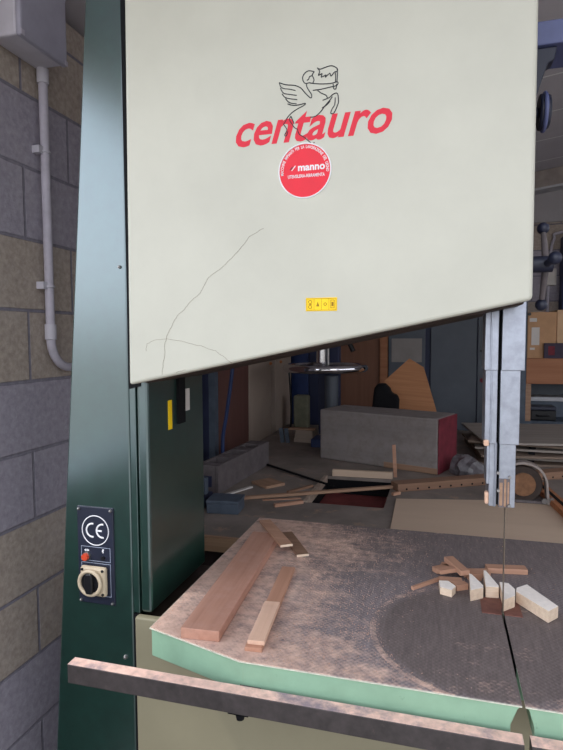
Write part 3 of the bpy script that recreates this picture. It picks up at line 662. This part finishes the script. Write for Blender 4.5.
# pile of sheets on the right
shs = [(.70, 3.36, 1.05, .70, 4, 'sheetb'), (.74, 3.38, 1.0, .72, -5, 'sheetg'), (.70, 3.34, 1.06, .66, 6, 'sheetb'), (.71, 3.38, 1.02, .70, -3, 'sheetg'), (.70, 3.36, 1.0, .66, -10, 'sheetb'), (.70, 3.36, 1.05, .66, 8, 'sheetg')]
names = ('bottom', 'second from the bottom', 'third from the bottom', 'third from the top', 'second from the top', 'topmost')
zz = BZ
for k, (x, y, l, w, a, m) in enumerate(shs):
    zz += .0006
    o = MB().box(-l/2, l/2, -w/2, w/2, 0, .011).done('sheet', m, loc=(x, y, zz), bevel=.001); o.rotation_euler.z = R(a); zz += .011
    tag(o, 'grey-brown board, %s of the pile of sheets on the bench' % names[k], 'board', 'pile of sheets on the bench')
    if k < 5:
        zz += .0006
        for j, (bx, by) in enumerate(((x-.25, y-.1), (x+.22, y+.08))):
            s = stick('spacer', '%s spacer stick under the %s sheet of the pile' % (('left', 'right')[j], names[k+1]), 'spacer', (bx, by-.22), (bx+.04, by+.2), .03, .009, zz, 'blackm', 'spacers in the pile of sheets')
        zz += .009
# crumpled clear film
mb = MB(); m_ = bmesh.ops.create_icosphere(mb.b, subdivisions=3, radius=1); rr = random.Random(5)
for v in m_['verts']:
    k = 1+rr.uniform(-.16, .16); v.co = V((.15+v.co.x*.085*k-max(0, v.co.z)*.03, 2.75+v.co.y*.07*k, BZ+.003+max(0, v.co.z*k)*.085))
tag(mb.done('crumpled_film', 'plastic'), 'crumpled grey plastic film right of the red-ended timber', 'plastic film')
# belt disc with its strap
bd = thing('belt_disc', 'brown wooden disc under a curved grey metal strap behind the blade guard', 'machine part', (.33, 2.32, BZ))
cx, cz, yb = .315, BZ+.079, 2.30
MB().cyl((cx, yb, cz), (cx, yb+.03, cz), .07, seg=40).done('disc_rim', 'discd', bd, smooth=40, bevel=.004)
MB().cyl((cx, yb-.006, cz), (cx, yb+.004, cz), .045, seg=36).done('disc_face', 'disc', bd, smooth=40, bevel=.002)
mb = MB(); outer = [(cx+math.cos(a)*.088, cz+math.sin(a)*.088) for a in [R(115-i*115/16) for i in range(17)]]+[(cx+.092, cz-.04), (cx+.098, BZ+.0005)]
inner = [(cx+math.cos(a)*.080, cz+math.sin(a)*.080) for a in [R(115-i*115/16) for i in range(17)]]+[(cx+.082, cz-.04), (cx+.088, BZ+.0005)]
for i in range(len(outer)-1): mb.prism([outer[i], outer[i+1], inner[i+1], inner[i]], 1, yb-.01, yb+.035)
bmesh.ops.remove_doubles(mb.b, verts=mb.b.verts[:], dist=.0004); mb.done('strap', 'strap', bd)
MB().box(cx-.06, cx+.11, yb-.004, yb+.036, BZ+.0075, BZ+.018).done('base', 'casting', bd, bevel=.002)
mb = MB(); mb.cyl((cx+.075, yb-.004, BZ+.022), (cx+.075, yb-.016, BZ+.022), .011, seg=6); mb.cyl((cx+.1, yb-.004, BZ+.028), (cx+.1, yb-.02, BZ+.028), .009, seg=6); mb.done('bolt', 'steel', bd)
br = thing('brown_rail', 'orange-brown rail with a dark groove running towards the right edge of the bench', 'rail', (.435, 2.28, BZ), R(-84), local=True)
MB().box(-.29, .29, -.025, .025, .0075, .03).done('rail', 'orange', br, bevel=.002); MB().box(-.29, .29, -.005, .009, .0302, .0315).done('groove', 'blackm', br)

# ------------------------------------------------------------------ machine with handwheel behind the timber
hp = thing('spindle_press', 'machine spindle with a large chrome handwheel behind the timber', 'machine', (-.53, 3.18, BZ))
hy = 3.27; hxx = -.664; hz = 1.322
MB().box(hxx-.06, hxx+.10, hy-.07, hy+.08, BZ+.0005, BZ+.05).done('base', 'bluejar', hp, bevel=.006)
MB().cyl((hxx+.045, hy+.03, BZ+.05), (hxx+.045, hy+.03, hz-.05), .04).done('column', 'bluegrey', hp, smooth=40)
MB().cyl((hxx-.01, hy, hz-.015), (hxx-.01, hy, 1.75), .030).done('spindle', 'chrome', hp, smooth=40)
MB().cyl((hxx+.03, hy, hz), (hxx+.03, hy, 1.72), .008).done('side_rod', 'steel', hp, smooth=40)
MB().ring((hxx+.014, hy, hz), .228, .024, 2, 64).done('handwheel', 'chrome', hp, smooth=True)
for k in range(3):
    a = R(15+120*k); MB().tube([(hxx+.0, hy, hz+.02), (hxx+.1*math.cos(a), hy+.1*math.sin(a), hz+.022), (hxx+.014+.22*math.cos(a), hy+.22*math.sin(a), hz)], .009, 10).done('spoke', 'casting', hp, smooth=40)
MB().tube([(hxx+.14, hy, 1.50), (hxx+.18, hy-.01, 1.42)], .014, 10).done('lever', 'black', hp, smooth=40)
MB().tube([(hxx, hy, 1.51), (hxx+.14, hy, 1.50)], .010, 10).done('lever_arm', 'steel', hp, smooth=40)
MB().box(hxx-.12, hxx+.16, hy-.05, hy+.16, 1.70, 1.86).done('head', 'dnavy', hp, bevel=.01)
MB().box(hxx-.05, hxx+.08, hy+.1, hy+.16, BZ+.05, 1.70).done('back_post', 'dnavy', hp, bevel=.006)
# plywood offcut and black bag behind the timber
po = MB().prism([(-.29, 0), (.215, 0), (.14, .23), (.055, .455), (-.03, .50), (-.16, .36)], 1, 0, .014).done('plywood_offcut', 'plyo', loc=(-.175, 3.32, BZ+.002))
po.rotation_euler = (R(-5), R(4), 0); po.location.z += .02; tag(po, 'pointed tan plywood offcut standing behind the timber', 'plywood offcut')
mb = MB(); mb.prism([(-0.365, BZ+.0005), (-0.220, BZ+.0005), (-0.215, 1.15), (-0.225, 1.18), (-0.255, 1.185), (-0.265, 1.215), (-0.292, 1.24), (-0.330, 1.243), (-0.352, 1.215), (-0.365, 1.10)], 1, 3.165, 3.235)
tag(mb.done('black_bag', 'blackm', bevel=.02, seg=3), 'black rounded bag standing left of the pointed plywood behind the timber', 'bag')

# ------------------------------------------------------------------ along the back: hose, doors, cabinets, rack
hs = MB().tube(smoothline([(-.885, 2.42, 2.0), (-.89, 2.42, 1.6), (-.915, 2.42, 1.35), (-.945, 2.42, 1.15), (-.962, 2.42, 1.06), (-.966, 2.42, 1.0), (-.966, 2.42, BZ+.0005)], 6), .0088, 12).done('air_hose', 'blue', smooth=40)
tag(hs, 'blue air hose hanging down beside the green column onto the bench', 'hose')
bp = thing('brown_cupboard', 'dark brown cupboard behind the hose at the left end of the bench', 'cupboard', (-1.3, 2.9, 0))
MB().box(-1.55, -1.125, 2.63, 3.155, 0.0005, 2.15).done('body', 'dnavy', bp)
MB().box(-1.124, -1.09, 2.685, 3.15, .03, 2.12).done('door', 'brown', bp, bevel=.002)
MB().box(-1.124, -1.092, 2.632, 2.68, .03, 2.12).done('stile', 'slate', bp)
cl = thing('cream_locker', 'cream locker with two narrow doors and a dark gap between, left back corner', 'locker', (-1.3, 3.65, 0))
MB().box(-1.55, -1.125, 3.162, 4.16, 0.0005, 2.15).done('body', 'dnavy', cl)
for y0, y1, ky in ((3.165, 3.62, 3.585), (3.725, 4.145, 3.835)):
    d = MB().box(-1.124, -1.09, y0, y1, .03, 2.12).done('door', 'cream', cl, bevel=.002)
    MB().ball((-1.083, ky, 1.33), .011, 12).done('knob', 'orange', d, smooth=True)
YB = 4.40
nc = thing('navy_cupboard', 'dark navy cupboard at the back left of the handwheel', 'cupboard', (-1.0, YB+.2, 0))
MB().box(-1.16, -.842, YB, YB+.4, .0005, 2.1).done('body', 'dnavy', nc, bevel=.003)
MB().box(-1.145, -1.01, YB-.018, YB-.0005, .1, 2.05).done('door', 'bluejar', nc, bevel=.002)
MB().box(-1.0, -.855, YB-.018, YB-.0005, .1, 2.05).done('door', 'dnavy', nc, bevel=.002)
o = MB().box(-1.0, -.895, 3.86, 3.95, BZ+.0005, 1.09).done('olive_can', 'can', bevel=.012); tag(o, 'olive rectangular can standing at the back of the bench left of the spindle', 'can')
o = MB().tube(smoothline([(-1.03, 3.9, BZ+.0005), (-1.025, 3.9, 1.0), (-1.04, 3.9, 1.25)], 4), .007, 8).done('thin_rod', 'black', smooth=40); tag(o, 'thin dark rod standing beside the olive can', 'rod')
wp = thing('brown_panel_door', 'chestnut brown door with a light post behind the handwheel', 'door', (-.64, YB+.05, 0))
MB().box(-.838, -.445, YB, YB+.04, .0005, 2.1).done('panel', 'brown2', wp, bevel=.002)
MB().box(-.444, -.385, YB-.02, YB+.05, .0005, 2.1).done('post', 'shelfw', wp, bevel=.002)
mc = thing('metal_cabinet', 'tall blue-grey metal cabinet with two doors at the back', 'cabinet', (-.03, YB+.2, 0))
MB().box(-.382, .335, YB, YB+.42, .0005, 2.1).done('body', 'dnavy', mc)
d1 = MB().box(-.378, -.106, YB-.02, YB-.0005, .05, 2.08).done('door', 'bluegrey', mc, bevel=.003)
MB().box(-.355, -.13, YB-.023, YB-.0205, 1.31, 1.49).done('label_panel', 'bluegrey2', d1)
d2 = MB().box(-.066, .263, YB-.02, YB-.0005, .05, 2.08).done('door', 'bluegrey', mc, bevel=.003)
MB().box(.269, .332, YB-.02, YB-.0005, .05, 2.08).done('side_stile', 'bluegrey', mc, bevel=.003)
MB().box(.282, .318, YB-.032, YB-.0205, 1.39, 1.404).done('handle', 'black', mc)
MB().cyl((.302, YB-.02, 1.18), (.302, YB-.034, 1.18), .016).done('lock', 'timber_red', mc, smooth=40)
YR = 4.12
rk = thing('shelf_rack', 'wooden shelf rack with dark side panel behind the pile of sheets, at right', 'shelf', (.95, YR+.2, 0))
MB().box(.505, .566, YR, YR+.45, .0005, 1.9).done('side_panel', 'slate', rk)
MB().box(1.45, 1.5, YR, YR+.45, .0005, 1.9).done('side_panel', 'slate', rk)
MB().box(.567, 1.449, YR, YR+.45, 1.18, 1.353).done('top_shelf', 'shelfw', rk, bevel=.003)
MB().box(.567, 1.449, YR+.02, YR+.45, .90, .925).done('shelf', 'slate', rk)
MB().box(.567, 1.449, YR+.43, YR+.449, .926, 1.179).done('back_panel', 'bluegrey', rk)
MB().box(.567, .60, YR+.001, YR+.03, .926, 1.179).done('post', 'lath', rk)
cb = thing('cardboard_box', 'cardboard box with a white label on the wooden rack', 'box', (.66, YR+.18, 1.3535))
MB().box(.572, .752, YR+.03, YR+.36, 1.3535, 1.665).done('carton', 'card', cb, bevel=.004)
MB().box(.598, .648, YR+.0285, YR+.0297, 1.442, 1.562).done('label', 'paper', cb)
MB().box(.585, .63, YR+.0285, YR+.0297, 1.60, 1.625).done('label', 'paper', cb); MB().box(.59, .62, YR+.0285, YR+.0297, 1.41, 1.425).done('label', 'paper', cb)
MB().cyl((.583, YR+.0285, 1.652), (.583, YR+.0298, 1.652), .011, seg=16).done('mark', 'black', cb)
o = MB().box(.758, 1.05, YR+.05, YR+.36, 1.3535, 1.68).done('cardboard_box', 'cardl', bevel=.004); tag(o, 'lighter plain cardboard box at the right edge, beside the labelled box', 'box')
pb = thing('small_box', 'small dark purple box in front of the cardboard boxes on the rack', 'box', (.74, YR+.01, 1.3535), 0)
MB().box(.675, .86, YR-.02+.022, YR+.026, 1.3535, 1.456).done('carton', 'boxdark', pb, bevel=.002)
MB().box(.70, .74, YR+.0008, YR+.0018, 1.375, 1.435).done('label', 'timber_red', pb)
tr = thing('pale_tray', 'pale shallow tray on the middle level of the rack', 'tray', (.9, YR+.2, .926))
MB().box(.63, 1.40, YR+.24, YR+.42, .9255, 1.04).done('tray_body', 'slate', tr, bevel=.003); MB().box(.615, 1.415, YR+.225, YR+.428, 1.0405, 1.07).done('tray_rim', 'tin', tr, bevel=.004)
tc_ = thing('black_case', 'black tool case with a handle on the rack behind the pile of sheets', 'tool case', (.68, YR+.1, .926))
MB().box(.605, .77, YR+.05, YR+.2, .9255, .995).done('case_body', 'black', tc_, bevel=.008); MB().box(.605, .77, YR+.05, YR+.2, .9955, 1.02).done('lid', 'bluedk', tc_, bevel=.006)
MB().tube([(.65, YR+.048, .96), (.65, YR+.03, .96), (.72, YR+.03, .96), (.72, YR+.048, .96)], .006, 8).done('handle', 'black', tc_, smooth=40)
# fittings on the back wall
ep = thing('wall_conduit', 'thin grey conduit with a small socket box on the back block wall', 'conduit', (.85, 4.88, 1.9))
MB().box(.775, .87, 4.85, 4.899, 1.90, 2.03).done('socket_box', 'paper', ep, bevel=.006)
MB().tube(smoothline([(.825, 4.88, 2.03), (.83, 4.88, 2.18), (.85, 4.88, 2.26), (.9, 4.88, 2.31), (1.4, 4.88, 2.33)], 5), .012, 10).done('pipe', 'grey_pipe', ep, smooth=40)
MB().tube([(.815, 4.885, 1.90), (.815, 4.885, .9)], .012, 10).done('pipe', 'grey_pipe', ep, smooth=40)
o = MB().box(.90, 1.5, 4.78, 4.899, 1.70, 2.27).done('blue_panel', 'bluejar', bevel=.004); tag(o, 'dark blue panel on the back wall at the right edge', 'panel')

# ------------------------------------------------------------------ daylight and camera
W = bpy.data.worlds.new('World'); S.world = W; W.use_nodes = True
nt = W.node_tree; bg = nt.nodes['Background']
tc = nt.nodes.new('ShaderNodeTexCoord'); sp = nt.nodes.new('ShaderNodeSeparateXYZ'); nt.links.new(tc.outputs['Generated'], sp.inputs[0])
rp = nt.nodes.new('ShaderNodeValToRGB'); mr = nt.nodes.new('ShaderNodeMapRange'); mr.inputs[1].default_value = -1; mr.inputs[2].default_value = 1
nt.links.new(sp.outputs['Z'], mr.inputs[0]); nt.links.new(mr.outputs[0], rp.inputs[0])
e = rp.color_ramp.elements; e[0].position = .49; e[0].color = (.28, .27, .25, 1); e[1].position = .53; e[1].color = (1.12, 1.14, 1.18, 1)
x = e.new(.70); x.color = (.92, .97, 1.06, 1)
x = e.new(1.0); x.color = (.66, .74, .88, 1)
nt.links.new(rp.outputs[0], bg.inputs[0])
# the sky is brighter on the left (sun side)
ms = nt.nodes.new('ShaderNodeMapRange'); ms.inputs[1].default_value = -1; ms.inputs[2].default_value = 1; ms.inputs[3].default_value = 3.7; ms.inputs[4].default_value = 1.5
nt.links.new(sp.outputs['X'], ms.inputs[0]); nt.links.new(ms.outputs[0], bg.inputs[1])
su = bpy.data.lights.new('sun', 'SUN'); su.energy = 1.5; su.angle = R(3); su.color = (1, .95, .88)
so = bpy.data.objects.new('sun', su); C.objects.link(so); so.rotation_euler = (R(12), R(-28), 0)

cam = bpy.data.cameras.new('camera'); co = bpy.data.objects.new('camera', cam); C.objects.link(co); S.camera = co
cam.sensor_fit = 'VERTICAL'; cam.sensor_height = 36; cam.lens = 563/750*36; cam.clip_start = .02
co.matrix_world = Matrix(((0.962731, -0.013443, 0.270128, 0), (0.270423, 0.064833, -0.960556, 0), (-0.0046, 0.997806, 0.066052, 1.5), (0, 0, 0, 1)))
S.view_settings.view_transform = 'Standard'; S.view_settings.look = 'None'; S.view_settings.gamma = 1; S.view_settings.exposure = 0
S.view_settings.use_curve_mapping = False
